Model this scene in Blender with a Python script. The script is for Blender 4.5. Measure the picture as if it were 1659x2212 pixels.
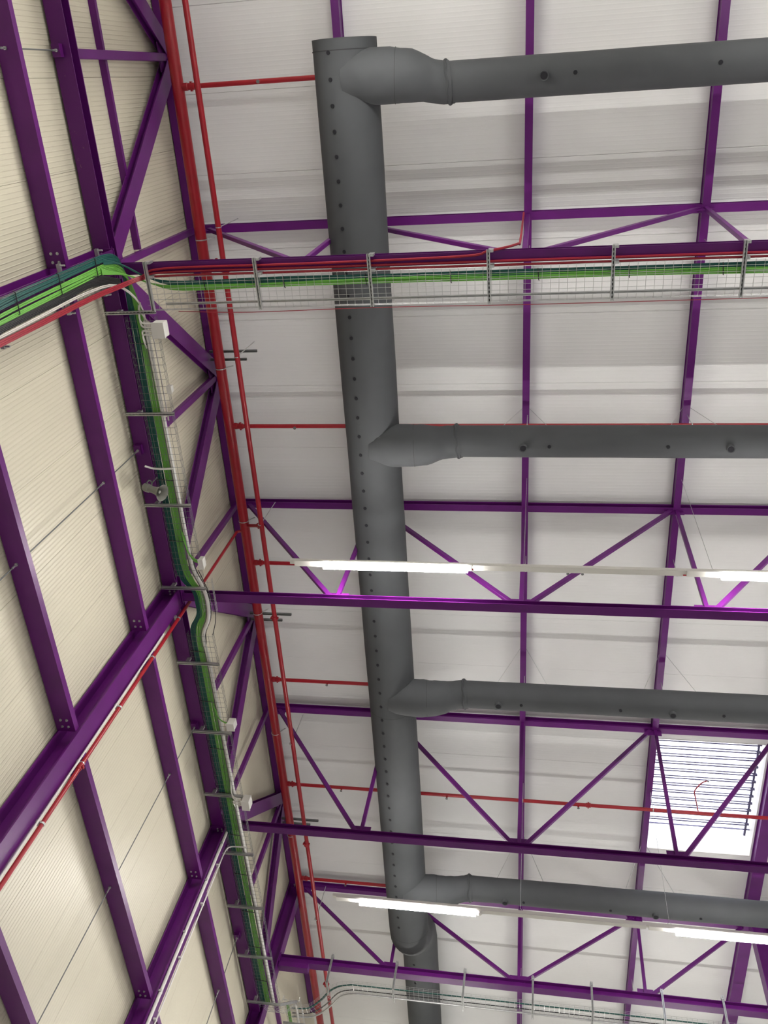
import bpy, math, random
from mathutils import Vector, Matrix

random.seed(7)
# ------------------------------------------------------------------ reset
for o in list(bpy.data.objects):
    bpy.data.objects.remove(o, do_unlink=True)
scene = bpy.context.scene
COL = scene.collection

# ------------------------------------------------------------------ camera
# world: X runs along the roof trusses (away from the panelled wall), Y along
# the wall, Z up.  The origin is the photographer's eye, the floor is 1.6 m lower.
FLOOR = -1.6
cam_d = bpy.data.cameras.new('camera')
cam = bpy.data.objects.new('camera', cam_d)
COL.objects.link(cam)
RIGHT = Vector((0.98517862, 0.06254443, 0.15972249))
DOWN = Vector((0.01570612, 0.89435189, -0.44708837))
FWD = Vector((-0.170811, 0.44297052, 0.88011404))
cam.matrix_world = Matrix((
    (RIGHT.x, -DOWN.x, -FWD.x, 0),
    (RIGHT.y, -DOWN.y, -FWD.y, 0),
    (RIGHT.z, -DOWN.z, -FWD.z, 0),
    (0, 0, 0, 1)))
cam_d.sensor_fit = 'HORIZONTAL'
cam_d.sensor_width = 36
cam_d.lens = 36 * 1870 / 1659
cam_d.clip_start = 0.05
cam_d.clip_end = 200
scene.camera = cam

# ------------------------------------------------------------------ world
world = bpy.data.worlds.new('world')
scene.world = world
world.use_nodes = True
bg = world.node_tree.nodes['Background']
bg.inputs['Color'].default_value = (0.90, 0.93, 1.0, 1)
bg.inputs['Strength'].default_value = 0.95

# ------------------------------------------------------------------ exposure
vs = scene.view_settings
vs.view_transform = 'Standard'
vs.look = 'None'
vs.gamma = 1
vs.use_curve_mapping = False
vs.exposure = 2.28
LAMP_STRENGTH = 38.0

# ------------------------------------------------------------------ materials
def mat(name, color, rough=0.5, metal=0.0, noise=0.0, nscale=6.0, bump=0.0, bscale=60.0,
        emit=None, estr=0.0, ribs=None, spec=0.5):
    m = bpy.data.materials.new(name)
    m.use_nodes = True
    nt = m.node_tree
    b = nt.nodes['Principled BSDF']
    b.inputs['Base Color'].default_value = (*color, 1)
    b.inputs['Roughness'].default_value = rough
    b.inputs['Metallic'].default_value = metal
    b.inputs['Specular IOR Level'].default_value = spec
    tc = nt.nodes.new('ShaderNodeTexCoord')
    geo = nt.nodes.new('ShaderNodeNewGeometry')
    if noise:
        n = nt.nodes.new('ShaderNodeTexNoise')
        n.inputs['Scale'].default_value = nscale
        n.inputs['Detail'].default_value = 4
        nt.links.new(geo.outputs['Position'], n.inputs['Vector'])
        r = nt.nodes.new('ShaderNodeMapRange')
        r.inputs['From Min'].default_value = 0.3
        r.inputs['From Max'].default_value = 0.7
        r.inputs['To Min'].default_value = 1 - noise
        r.inputs['To Max'].default_value = 1 + noise
        nt.links.new(n.outputs['Fac'], r.inputs['Value'])
        mx = nt.nodes.new('ShaderNodeMix')
        mx.data_type = 'RGBA'
        mx.blend_type = 'MULTIPLY'
        mx.inputs['Factor'].default_value = 1
        mx.inputs['A'].default_value = (*color, 1)
        nt.links.new(r.outputs['Result'], mx.inputs['B'])
        nt.links.new(mx.outputs['Result'], b.inputs['Base Color'])
    last = None
    if bump:
        n2 = nt.nodes.new('ShaderNodeTexNoise')
        n2.inputs['Scale'].default_value = bscale
        n2.inputs['Detail'].default_value = 3
        nt.links.new(geo.outputs['Position'], n2.inputs['Vector'])
        bp = nt.nodes.new('ShaderNodeBump')
        bp.inputs['Strength'].default_value = bump
        bp.inputs['Distance'].default_value = 0.02
        nt.links.new(n2.outputs['Fac'], bp.inputs['Height'])
        last = bp
    if ribs:
        # fine micro-ribs of a sandwich panel, running across the Y axis
        w = nt.nodes.new('ShaderNodeTexWave')
        w.wave_type = 'BANDS'
        w.bands_direction = 'Y'
        w.wave_profile = 'SIN'
        w.inputs['Scale'].default_value = ribs[0]
        nt.links.new(geo.outputs['Position'], w.inputs['Vector'])
        mr = nt.nodes.new('ShaderNodeMapRange')
        mr.inputs['From Min'].default_value = 0.75
        mr.inputs['From Max'].default_value = 1.0
        nt.links.new(w.outputs['Fac'], mr.inputs['Value'])
        bp = nt.nodes.new('ShaderNodeBump')
        bp.inputs['Strength'].default_value = ribs[1]
        bp.inputs['Distance'].default_value = 0.004
        nt.links.new(mr.outputs['Result'], bp.inputs['Height'])
        if last:
            nt.links.new(last.outputs['Normal'], bp.inputs['Normal'])
        last = bp
    if last:
        nt.links.new(last.outputs['Normal'], b.inputs['Normal'])
    if emit:
        b.inputs['Emission Color'].default_value = (*emit, 1)
        b.inputs['Emission Strength'].default_value = estr
    return m

M = {}
M['purple'] = mat('purple_paint', (0.112, 0.0088, 0.146), 0.38, noise=0.10, nscale=3, bump=0.03, bscale=90, spec=0.3)
M['wall'] = mat('cream_wall_panel', (0.655, 0.615, 0.485), 0.40, noise=0.015, nscale=1.2, ribs=(5.6, 1.0))
M['roof'] = mat('white_roof_panel', (0.765, 0.77, 0.77), 0.5, noise=0.02, nscale=1.2, ribs=(5.0, 0.3))
M['joint'] = mat('panel_joint', (0.30, 0.29, 0.26), 0.8)
M['concrete'] = mat('concrete_floor', (0.44, 0.445, 0.45), 0.55, noise=0.12, nscale=1.5)
M['plain'] = mat('plain_white_wall', (0.72, 0.72, 0.70), 0.6, noise=0.03)
M['red'] = mat('red_pipe_paint', (0.33, 0.008, 0.018), 0.34, noise=0.08, nscale=5)
M['redcable'] = mat('red_cable_sheath', (0.30, 0.008, 0.025), 0.45)
M['duct'] = mat('grey_duct_fabric', (0.054, 0.058, 0.063), 0.8, noise=0.06, nscale=2.5, bump=0.12, bscale=5)
M['ductdark'] = mat('duct_seam', (0.022, 0.023, 0.026), 0.85)
M['hole'] = mat('dark_opening', (0.006, 0.006, 0.010), 0.9)
M['galv'] = mat('galvanised_steel', (0.52, 0.53, 0.53), 0.38, metal=0.75, noise=0.1, nscale=14)
M['galvdark'] = mat('dull_steel', (0.20, 0.21, 0.21), 0.5, metal=0.6)
M['teal'] = mat('teal_cable_sheath', (0.004, 0.085, 0.072), 0.45)
M['green'] = mat('bright_green_cable_sheath', (0.15, 0.43, 0.065), 0.45)
M['black'] = mat('black_cable_sheath', (0.012, 0.012, 0.014), 0.5)
M['white'] = mat('white_plastic', (0.74, 0.73, 0.69), 0.45)
M['offwhite'] = mat('white_cable_sheath', (0.70, 0.66, 0.62), 0.5)
M['grey'] = mat('grey_plastic', (0.20, 0.20, 0.175), 0.5)
M['alu'] = mat('aluminium_frame', (0.10, 0.09, 0.17), 0.5, metal=0.2)
M['lamp'] = mat('lit_lamp_diffuser', (0.9, 0.9, 0.85), 0.5, emit=(1.0, 0.97, 0.92), estr=LAMP_STRENGTH)
# translucent polycarbonate blade of the roof light
pm = bpy.data.materials.new('polycarbonate_blade')
pm.use_nodes = True
nt = pm.node_tree
for n in list(nt.nodes):
    nt.nodes.remove(n)
out = nt.nodes.new('ShaderNodeOutputMaterial')
mixs = nt.nodes.new('ShaderNodeMixShader')
tr = nt.nodes.new('ShaderNodeBsdfTransparent')
tl = nt.nodes.new('ShaderNodeBsdfTranslucent')
tl.inputs['Color'].default_value = (0.95, 0.95, 0.97, 1)
mixs.inputs['Fac'].default_value = 0.5
nt.links.new(tr.outputs[0], mixs.inputs[1])
nt.links.new(tl.outputs[0], mixs.inputs[2])
nt.links.new(mixs.outputs[0], out.inputs['Surface'])
M['poly'] = pm

# scuffed paint for the wall-head beam (bare scratches of their own shape)
def scuffed():
    m = mat('purple_paint_scuffed', (0.112, 0.0088, 0.146), 0.38, spec=0.3)
    nt = m.node_tree
    b = nt.nodes['Principled BSDF']
    geo = nt.nodes.new('ShaderNodeNewGeometry')
    mp = nt.nodes.new('ShaderNodeMapping')
    mp.inputs['Scale'].default_value = (9, 3.2, 9)
    mp.inputs['Rotation'].default_value = (0, 0, 0.5)
    nt.links.new(geo.outputs['Position'], mp.inputs['Vector'])
    n = nt.nodes.new('ShaderNodeTexNoise')
    n.inputs['Scale'].default_value = 2.2
    n.inputs['Detail'].default_value = 8
    n.inputs['Roughness'].default_value = 0.75
    nt.links.new(mp.outputs['Vector'], n.inputs['Vector'])
    r1 = nt.nodes.new('ShaderNodeMapRange')
    r1.inputs['From Min'].default_value = 0.655
    r1.inputs['From Max'].default_value = 0.68
    nt.links.new(n.outputs['Fac'], r1.inputs['Value'])
    sp = nt.nodes.new('ShaderNodeSeparateXYZ')
    nt.links.new(geo.outputs['Position'], sp.inputs['Vector'])
    r2 = nt.nodes.new('ShaderNodeMapRange')       # only the scraped stretch
    r2.inputs['From Min'].default_value = 0.75
    r2.inputs['From Max'].default_value = 0.45
    sub = nt.nodes.new('ShaderNodeMath'); sub.operation = 'SUBTRACT'
    sub.inputs[1].default_value = 0.25
    nt.links.new(sp.outputs['Y'], sub.inputs[0])
    ab = nt.nodes.new('ShaderNodeMath'); ab.operation = 'ABSOLUTE'
    nt.links.new(sub.outputs[0], ab.inputs[0])
    nt.links.new(ab.outputs[0], r2.inputs['Value'])
    mu = nt.nodes.new('ShaderNodeMath'); mu.operation = 'MULTIPLY'
    nt.links.new(r1.outputs['Result'], mu.inputs[0])
    nt.links.new(r2.outputs['Result'], mu.inputs[1])
    mx = nt.nodes.new('ShaderNodeMix'); mx.data_type = 'RGBA'
    mx.inputs['A'].default_value = (0.112, 0.0088, 0.146, 1)
    mx.inputs['B'].default_value = (0.42, 0.26, 0.20, 1)
    nt.links.new(mu.outputs[0], mx.inputs['Factor'])
    nt.links.new(mx.outputs['Result'], b.inputs['Base Color'])
    return m
M['scuffed'] = scuffed()

# ------------------------------------------------------------------ builders
WORLD = {}          # object -> world location of its origin

class MB:
    def __init__(self):
        self.v = []; self.f = []
    def add(self, vs, fs):
        k = len(self.v)
        self.v += [tuple(p) for p in vs]
        self.f += [tuple(i + k for i in f) for f in fs]
        return self
    def box(self, x0, x1, y0, y1, z0, z1):
        vs = [(x, y, z) for z in (z0, z1) for y in (y0, y1) for x in (x0, x1)]
        return self.add(vs, [(0, 2, 3, 1), (4, 5, 7, 6), (0, 1, 5, 4), (2, 6, 7, 3), (0, 4, 6, 2), (1, 3, 7, 5)])
    def prism(self, p0, p1, up, prof):
        """extrude a closed 2-D profile (side, up) from p0 to p1"""
        p0 = Vector(p0); p1 = Vector(p1); d = (p1 - p0).normalized()
        up = Vector(up); up = (up - d * up.dot(d)).normalized()
        s = d.cross(up)
        n = len(prof)
        vs = [p + s * a + up * b for p in (p0, p1) for a, b in prof]
        fs = [(i, (i + 1) % n, n + (i + 1) % n, n + i) for i in range(n)]
        fs += [tuple(range(n - 1, -1, -1)), tuple(range(n, 2 * n))]
        return self.add(vs, fs)
    def ibeam(self, p0, p1, up, w, h, tf=0.012, tw=0.008):
        a, b, c, d = w / 2, h / 2, tw / 2, h / 2 - tf
        return self.prism(p0, p1, up, [(-a, -b), (a, -b), (a, -d), (c, -d), (c, d), (a, d), (a, b), (-a, b), (-a, d), (-c, d), (-c, -d), (-a, -d)])
    def bar(self, p0, p1, up, w, h):
        a, b = w / 2, h / 2
        e = min(a, b) * 0.18
        return self.prism(p0, p1, up, [(-a + e, -b), (a - e, -b), (a, -b + e), (a, b - e), (a - e, b), (-a + e, b), (-a, b - e), (-a, -b + e)])
    def strut(self, p0, p1, up, w=0.041, h=0.041, t=0.005):
        """slotted-strut C channel, open towards -up"""
        a, b = w / 2, h / 2; l = w * 0.3
        return self.prism(p0, p1, up, [(-a, b), (-a, -b), (-a + l, -b), (-a + l, -b + t), (-a + t, -b + t), (-a + t, b - t), (a - t, b - t), (a - t, -b + t), (a - l, -b + t), (a - l, -b), (a, -b), (a, b)])
    def tube(self, path, r, n=8, caps=True, sq=None):
        P = [Vector(p) for p in path]
        R = r if isinstance(r, (list, tuple)) else [r] * len(P)
        T = []
        for i in range(len(P)):
            a = P[max(i - 1, 0)]; b = P[min(i + 1, len(P) - 1)]
            T.append((b - a).normalized())
        ref = Vector((0, 0, 1)) if abs(T[0].z) < 0.9 else Vector((1, 0, 0))
        u = (ref - T[0] * ref.dot(T[0])).normalized()
        vs = []
        for i, p in enumerate(P):
            u = (u - T[i] * u.dot(T[i])).normalized()
            w = T[i].cross(u)
            for k in range(n):
                t = 2 * math.pi * k / n
                rr = R[i] * (sq(i, t) if sq else 1)
                vs.append(p + (u * math.cos(t) + w * math.sin(t)) * rr)
        fs = []
        for i in range(len(P) - 1):
            for k in range(n):
                a = i * n + k; b = i * n + (k + 1) % n
                fs.append((a, b, b + n, a + n))
        if caps:
            fs.append(tuple(range(n - 1, -1, -1)))
            fs.append(tuple((len(P) - 1) * n + k for k in range(n)))
        return self.add(vs, fs)
    def build(self, name, m, parent=None, kind=None, label=None, sharp=35):
        c = Vector((0, 0, 0))
        lo = Vector([min(p[i] for p in self.v) for i in range(3)])
        hi = Vector([max(p[i] for p in self.v) for i in range(3)])
        c = (lo + hi) / 2
        me = bpy.data.meshes.new(name)
        me.from_pydata([(p[0] - c.x, p[1] - c.y, p[2] - c.z) for p in self.v], [], self.f)
        me.validate()
        me.polygons.foreach_set('use_smooth', [True] * len(me.polygons))
        me.set_sharp_from_angle(angle=math.radians(sharp))
        me.materials.append(M[m] if isinstance(m, str) else m)
        return link(name, me, c, parent, kind, label)

def link(name, data, loc, parent=None, kind=None, label=None):
    o = bpy.data.objects.new(name, data)
    COL.objects.link(o)
    WORLD[o] = Vector(loc)
    if parent:
        o.parent = parent
        o.location = Vector(loc) - WORLD[parent]
    else:
        o.location = loc
    if kind: o['kind'] = kind
    if label: o['label'] = label
    return o

def thing(name, label, cat, loc, group=None):
    o = link(name, None, loc)
    o.empty_display_size = 0.1
    return tag(o, label, cat, group)

def tag(o, label, cat, group=None):
    o['label'] = label; o['category'] = cat
    if group: o['group'] = group
    return o

def struct(o):
    o['kind'] = 'structure'
    return o

def smooth_path(pts, n=6):
    """Catmull-Rom through the points"""
    P = [Vector(p) for p in pts]
    P = [P[0] * 2 - P[1]] + P + [P[-1] * 2 - P[-2]]
    out = []
    for i in range(1, len(P) - 2):
        for k in range(n):
            t = k / n
            a, b, c, d = P[i - 1], P[i], P[i + 1], P[i + 2]
            out.append(0.5 * ((2 * b) + (c - a) * t + (2 * a - 5 * b + 4 * c - d) * t * t + (3 * b - a - 3 * c + d) * t ** 3))
    out.append(P[-2])
    return out

# a shared bolt mesh (hexagon head on a washer), axis +Z pointing down to the viewer
def bolt_mesh():
    b = MB()
    b.tube([(0, 0, 0), (0, 0, -0.004)], 0.018, 10)
    b.tube([(0, 0, -0.004), (0, 0, -0.016)], 0.012, 6)
    me = bpy.data.meshes.new('bolt')
    me.from_pydata(b.v, [], b.f)
    me.materials.append(M['galv'])
    return me
BOLT = bolt_mesh()
def bolt(parent, loc, axis='-z'):
    o = link('bolt', BOLT, loc, parent)
    if axis == '+x':
        o.rotation_euler = (0, -math.pi / 2, 0)
    return o

# ------------------------------------------------------------------ key dimensions
WX = -5.68                      # inner face of the panelled wall
ZR = 14.25                      # underside of the roof panels
ZT = 14.0                       # underside of truss top chords
ZB = 10.74                      # underside of truss bottom chords
TY = [1.95, 6.94, 11.80, 17.20] # truss planes
CY = [1.84, 6.93, 11.95, 17.20] # wall columns
PX = [-2.92, -0.165, 2.43]      # purlins
X1, Y0, Y1 = 16.0, -10.0, 26.0  # hall extents
SKY = (2.52, 4.66, 12.2, 15.27) # roof light opening

# ------------------------------------------------------------------ setting
fl = MB().box(WX - 0.2, X1, Y0, Y1, FLOOR - 0.2, FLOOR).build('floor', 'concrete')
struct(fl)
wl = MB().box(WX - 0.14, WX - 0.09, Y0, Y1, FLOOR, ZR + 0.1).build('wall_left', 'joint')
struct(wl)
y = 0.73 - 11 * 1.03
while y < Y1:
    a, b = max(y + 0.002, Y0), min(y + 1.03 - 0.002, Y1)
    if b - a > 0.1:
        MB().prism((WX - 0.045, a, (FLOOR + ZR) / 2), (WX - 0.045, b, (FLOOR + ZR) / 2), (0, 0, 1),
                   [(-0.045, -(ZR - FLOOR) / 2), (0.045, -(ZR - FLOOR) / 2), (0.045, (ZR - FLOOR) / 2), (-0.045, (ZR - FLOOR) / 2)]
                   ).build('panel', 'wall', wl)
    y += 1.03
struct(MB().box(X1, X1 + 0.2, Y0, Y1, FLOOR, ZR).build('wall_right', 'plain'))
struct(MB().box(WX, X1, Y0 - 0.2, Y0, FLOOR, ZR).build('wall_front', 'plain'))
struct(MB().box(WX, X1, Y1, Y1 + 0.2, FLOOR, ZR).build('wall_back', 'plain'))

# roof: outer skin with the roof-light hole, and the panels as pieces of it
ce = MB()
zs = (ZR + 0.09, ZR + 0.14)
ce.box(WX - 0.1, SKY[0], Y0, Y1, *zs).box(SKY[1], X1, Y0, Y1, *zs)
ce.box(SKY[0], SKY[1], Y0, SKY[2], *zs).box(SKY[0], SKY[1], SKY[3], Y1, *zs)
ceil = struct(ce.build('ceiling', 'joint'))
y = 1.15 - 10 * 1.18
while y < Y1:
    a, b = max(y + 0.002, Y0), min(y + 1.18 - 0.002, Y1)
    if b - a > 0.1:
        segs = [(WX, X1, a, b)]
        if b > SKY[2] and a < SKY[3]:
            segs = [(WX, SKY[0], a, b), (SKY[1], X1, a, b)]
            if a < SKY[2]: segs.append((SKY[0], SKY[1], a, SKY[2]))
            if b > SKY[3]: segs.append((SKY[0], SKY[1], SKY[3], b))
        for s in segs:
            MB().box(*s, ZR, ZR + 0.09).build('panel', 'roof', ceil)
    y += 1.18

# roof light with louvre blades
sx0, sx1, sy0, sy1 = SKY
win = MB()
zc = 14.95
for q in ((sx0 - 0.04, sx0 + 0.012, sy0 - 0.04, sy1 + 0.04), (sx1 - 0.012, sx1 + 0.04, sy0 - 0.04, sy1 + 0.04),
          (sx0 + 0.012, sx1 - 0.012, sy0 - 0.04, sy0 + 0.012), (sx0 + 0.012, sx1 - 0.012, sy1 - 0.012, sy1 + 0.04)):
    win.box(*q, ZR + 0.145, zc)
# lining of the opening through the roof panel
for q in ((sx0, sx0 + 0.012, sy0, sy1), (sx1 - 0.012, sx1, sy0, sy1), (sx0 + 0.012, sx1 - 0.012, sy0, sy0 + 0.012), (sx0 + 0.012, sx1 - 0.012, sy1 - 0.012, sy1)):
    win.box(*q, ZR - 0.004, ZR + 0.145)
window = struct(win.build('window_1', 'white'))
window['label'] = 'bright louvred roof light between the trusses'
fr = MB()
zf = 14.5
fr.box(sx0, sx1, sy0 + 0.02, sy0 + 0.07, zf - 0.03, zf + 0.05)
fr.box(sx1 - 0.12, sx1 - 0.08, sy0, sy0 + 2.75, zf, zf + 0.04)
fr.box(sx0, sx1, sy1 - 0.50, sy1 - 0.485, zf, zf + 0.03)
fr.build('frame', 'alu', window)
k = 0
yy = sy0 + 0.12
while yy < sy1 - 0.62:
    bl = MB().prism((sx0 + 0.02, yy + 0.09, zf), (sx1 - 0.13, yy + 0.09, zf), (0, -0.35, 1),
                    [(-0.10, -0.004), (0.10, -0.004), (0.10, 0.004), (-0.10, 0.004)]).build('blade', 'poly', window)
    ed = MB()
    for q in (-0.10, 0.10):
        ed.prism((sx0 + 0.02, yy + 0.09 - q * 0.32, zf - 0.02), (sx1 - 0.13, yy + 0.09 - q * 0.32, zf - 0.02), (0, 0, 1),
                 [(-0.010, -0.009), (0.010, -0.009), (0.010, 0.009), (-0.010, 0.009)])
    ed.build('edge_trim', 'alu', bl)
    MB().box(sx1 - 0.14, sx1 - 0.06, yy + 0.06, yy + 0.10, zf - 0.05, zf - 0.01).build('hinge', 'alu', bl)
    yy += 0.198
MB().box(sx0, sx1, sy0, sy1, zc, zc + 0.02).build('pane', 'poly', window)

# ------------------------------------------------------------------ columns
col_lab = ['purple steel wall column carrying the green and red cables',
           'purple steel wall column with the red pipe clipped along it',
           'purple steel wall column with two white conduits along it',
           'purple steel wall column rising to the roof at the far truss']
for i, cy in enumerate(CY):
    top = ZB if i < 3 else ZT
    t = thing('steel_column', col_lab[i], 'column', (-5.52, cy, FLOOR), 'steel columns along the panelled wall')
    MB().ibeam((-5.52, cy, FLOOR + 0.02), (-5.52, cy, top - 0.02), (1, 0, 0), 0.30, 0.28, 0.018, 0.012).build('shaft', 'purple', t)
    MB().box(-5.68, -5.36, cy - 0.17, cy + 0.17, FLOOR, FLOOR + 0.02).build('base_plate', 'purple', t)
    MB().box(-5.67, -5.37, cy - 0.16, cy + 0.16, top - 0.02, top).build('cap_plate', 'purple', t)
    for yy in (-0.10, -0.05):
        bolt(t, (-5.46, cy + yy, top - 0.02)); bolt(t, (-5.54, cy + yy, top - 0.02))
# the free-standing column seen at the right edge
ic_lab = ['purple inner column carrying the right end of the topmost truss', 'purple inner column carrying the right end of the second truss',
          'purple inner column carrying the right end of the roof light truss', 'purple steel column lit at the right edge beside the far truss']
for i, cy in enumerate(TY[:3] + [17.05]):
    t = thing('steel_column', ic_lab[i], 'column', (4.98, cy, FLOOR), 'inner steel columns')
    MB().ibeam((4.98, cy, FLOOR + 0.02), (4.98, cy, ZT), (1, 0, 0), 0.30, 0.34, 0.018, 0.012).build('shaft', 'purple', t)
    MB().box(4.75, 5.2, cy - 0.2, cy + 0.2, FLOOR, FLOOR + 0.02).build('base_plate', 'purple', t)

# ------------------------------------------------------------------ girts and tie rods
bays = [(-4.0, 1.70), (1.98, 6.78), (7.08, 11.80), (12.10, 17.05), (17.35, 22.0)]
bay_words = ['nearest bay before the cable column', 'bay just past the cable column',
             'bay just past the red pipe column', 'bay past the white conduit column', 'farthest bay']
lev = [(9.57, 'upper'), (7.43, 'middle'), (5.29, 'lower')]
seen = {(0, 0), (0, 1), (0, 2), (1, 0), (1, 1), (1, 2), (2, 0), (2, 1), (2, 2), (3, 0), (3, 1)}
for bi, (a, b) in enumerate(bays):
    for li, (z, word) in enumerate(lev):
        if (bi, li) not in seen and bi > 2:
            continue
        g = thing('wall_girt', '%s purple steel wall girt in the %s' % (word, bay_words[bi]), 'girt', (-5.54, (a + b) / 2, z), 'horizontal wall girts')
        m = MB()
        prof = [(-0.12, 0), (0.12, 0), (0.12, 0.085), (0.112, 0.085), (0.112, 0.010), (-0.112, 0.010), (-0.112, 0.085), (-0.12, 0.085)]
        m.prism((-5.54, a, z), (-5.54, b, z), (0, 0, 1), prof).build('channel', 'purple', g)
        for e, s in ((a, 1), (b, -1)):
            for dy in (0.07, 0.17):
                for dx in (-0.035, 0.045):
                    bolt(g, (-5.54 + dx, e + s * dy, z))
for (a, b, lab) in ((-4.0, 1.9, 'thin purple rail high on the wall behind the braces, nearest bay'),
                    (17.4, 22.0, 'thin purple rail high on the wall beyond the far truss')):
    o = MB().prism((-5.63, a, 11.95), (-5.63, b, 11.95), (0, 0, 1),
                   [(-0.045, 0), (0.045, 0), (0.045, 0.06), (0.037, 0.06), (0.037, 0.008), (-0.045, 0.008)]).build('wall_rail', 'purple')
    tag(o, lab, 'girt', 'thin rails on the upper wall')
rod_lab = ['thin tie rod between girts in the nearest bay, top left', 'thin tie rod between girts in the bay above the red pipe column',
           'thin tie rod between girts in the bay below the red pipe column', 'thin tie rod between girts in the bay nearest the far wall end']
for i, ry in enumerate((-0.58, 4.45, 9.47, 14.68)):
    r = thing('tie_rod', rod_lab[i], 'rod', (-5.56, ry, 4.0), 'tie rods between the wall girts')
    MB().tube([(-5.56, ry, 3.2), (-5.56, ry, ZB + 0.0)], 0.0085, 6).build('rod', 'galvdark', r)
    for z in (5.29, 7.43, 9.57, ZB - 0.08):
        MB().tube([(-5.56, ry, z - 0.09), (-5.56, ry, z)], 0.012, 6).build('threaded_end', 'galv', r)
        MB().tube([(-5.56, ry, z - 0.02), (-5.56, ry, z)], 0.020, 6).build('nut', 'galv', r)

# ------------------------------------------------------------------ wall-head lattice truss
e = thing('wall_head_truss', 'purple lattice truss along the top of the panelled wall', 'truss', (-5.54, 6.0, ZB))
MB().ibeam((-5.54, -5.0, ZB + 0.1), (-5.54, 17.05, ZB + 0.1), (0, 0, 1), 0.22, 0.20, 0.014, 0.010).build('lower_chord', 'scuffed', e)
MB().ibeam((-5.56, -5.0, ZT + 0.11), (-5.56, 22.0, ZT + 0.11), (0, 0, 1), 0.20, 0.20, 0.014, 0.010).build('top_chord', 'purple', e)
zl, zu = ZB + 0.2, ZT
mids = [-0.55, 4.42, 9.42, 14.40]
Ts = [-3.0] + TY
for yv in TY[:3]:
    MB().bar((-5.54, yv, zl), (-5.54, yv, zu), (1, 0, 0), 0.10, 0.08).build('post', 'purple', e)
for ym in mids:
    MB().bar((-5.54, ym, zl), (-5.54, ym, zu), (1, 0, 0), 0.11, 0.08).build('post', 'purple', e)
for i, ym in enumerate(mids):
    for s, yt in ((-1, Ts[i]), (1, Ts[i + 1])):
        p0 = Vector((-5.54, yt - s * 0.10, zl - 0.02)); p1 = Vector((-5.54, ym + s * 0.10, zu - 0.02))
        MB().ibeam(p0, p1, (1, 0, 0), 0.26, 0.12, 0.012, 0.05).build('diagonal', 'purple', e)
for yt in TY[:3] + mids:
    top = yt in mids
    z = zu - 0.16 if top else zl + 0.16
    MB().box(-5.55, -5.53, yt - 0.2, yt + 0.2, z - 0.17, z + 0.17).build('gusset', 'purple', e)
for ry in (-0.58, 4.45, 9.47, 14.68):
    MB().prism((-5.57, ry - 0.07, ZB - 0.04), (-5.57, ry + 0.07, ZB - 0.04), (0, 0, 1),
               [(-0.05, 0.04), (-0.05, -0.04), (0.05, -0.04), (0.05, 0.04)]).build('cleat', 'purple', e)

# ------------------------------------------------------------------ roof trusses
tr_lab = ['purple roof truss with the horizontal wire cable basket under it, topmost in view',
          'purple roof truss just below the first row of strip lamps',
          'purple roof truss crossing in front of the bright roof light',
          'shallow purple roof truss with a hung cable tray, lowest in view']
XE = 4.80
for i, ty in enumerate(TY):
    t = thing('roof_truss', tr_lab[i], 'truss', (-0.16, ty, ZB), 'roof trusses spanning from the panelled wall')
    if i < 3:
        zb, bw, bh = ZB, 0.14, 0.11
    else:
        zb, bw, bh = 11.98, 0.19, 0.16
    MB().ibeam((-5.44, ty, ZT + 0.07), (XE - 0.1, ty, ZT + 0.07), (0, 0, 1), 0.125, 0.14, 0.012, 0.008).build('top_chord', 'purple', t)
    MB().ibeam((-5.36, ty, zb + bh / 2), (XE, ty, zb + bh / 2), (0, 0, 1), bw, bh, 0.012, 0.012).build('bottom_chord', 'purple', t)
    za = zb + bh
    for x in (PX[0], PX[1], PX[2]):
        MB().bar((x, ty, za), (x, ty, ZT), (0, 1, 0), 0.065, 0.06).build('post', 'purple', t)
    for xa, xb in ((-5.28, -3.02), (-2.86, -0.28), (2.33, -0.06), (4.66, 2.54)):
        MB().bar((xa, ty, ZT - 0.01), (xb, ty, za + 0.01), (0, 1, 0), 0.075, 0.06).build('diagonal', 'purple', t)
    for x, zz, wdt in ((-2.92, za + 0.07, 0.16), (-0.16, za + 0.07, 0.2), (2.43, za + 0.07, 0.16), (2.38, ZT - 0.07, 0.16), (-2.9, ZT - 0.07, 0.16), (-5.25, ZT - 0.07, 0.12)):
        MB().box(x - wdt, x + wdt, ty - 0.006, ty + 0.006, zz - 0.07, zz + 0.07).build('gusset', 'purple', t)
    if i == 3:
        MB().prism((-5.36, ty, zb - 0.06), (-4.7, ty, zb - 0.06), (0, 0, 1), [(-0.09, -0.06), (0.09, -0.06), (0.09, 0.06), (-0.09, 0.06)]).build('haunch', 'purple', t)
    MB().box(-5.38, -5.36, ty - 0.12, ty + 0.12, zb - 0.02, zb + bh + 0.02).build('end_plate', 'purple', t)

# purlins
pl_lab = ['purple roof purlin above the big grey main duct', 'purple roof purlin running down the middle of the roof',
          'purple roof purlin at the left edge of the roof light']
for i, px in enumerate(PX):
    o = MB().ibeam((px, -6, ZT + 0.120), (px, 24, ZT + 0.120), (0, 0, 1), 0.115, 0.25, 0.012, 0.09).build('roof_purlin', 'purple')
    tag(o, pl_lab[i], 'purlin', 'purlins under the roof')
o = MB().ibeam((4.81, -6, ZT + 0.125), (4.81, 24, ZT + 0.125), (0, 0, 1), 0.25, 0.25, 0.014, 0.2).build('roof_girder', 'purple')
tag(o, 'wide purple roof girder at the right edge of the roof light', 'girder')

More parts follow.
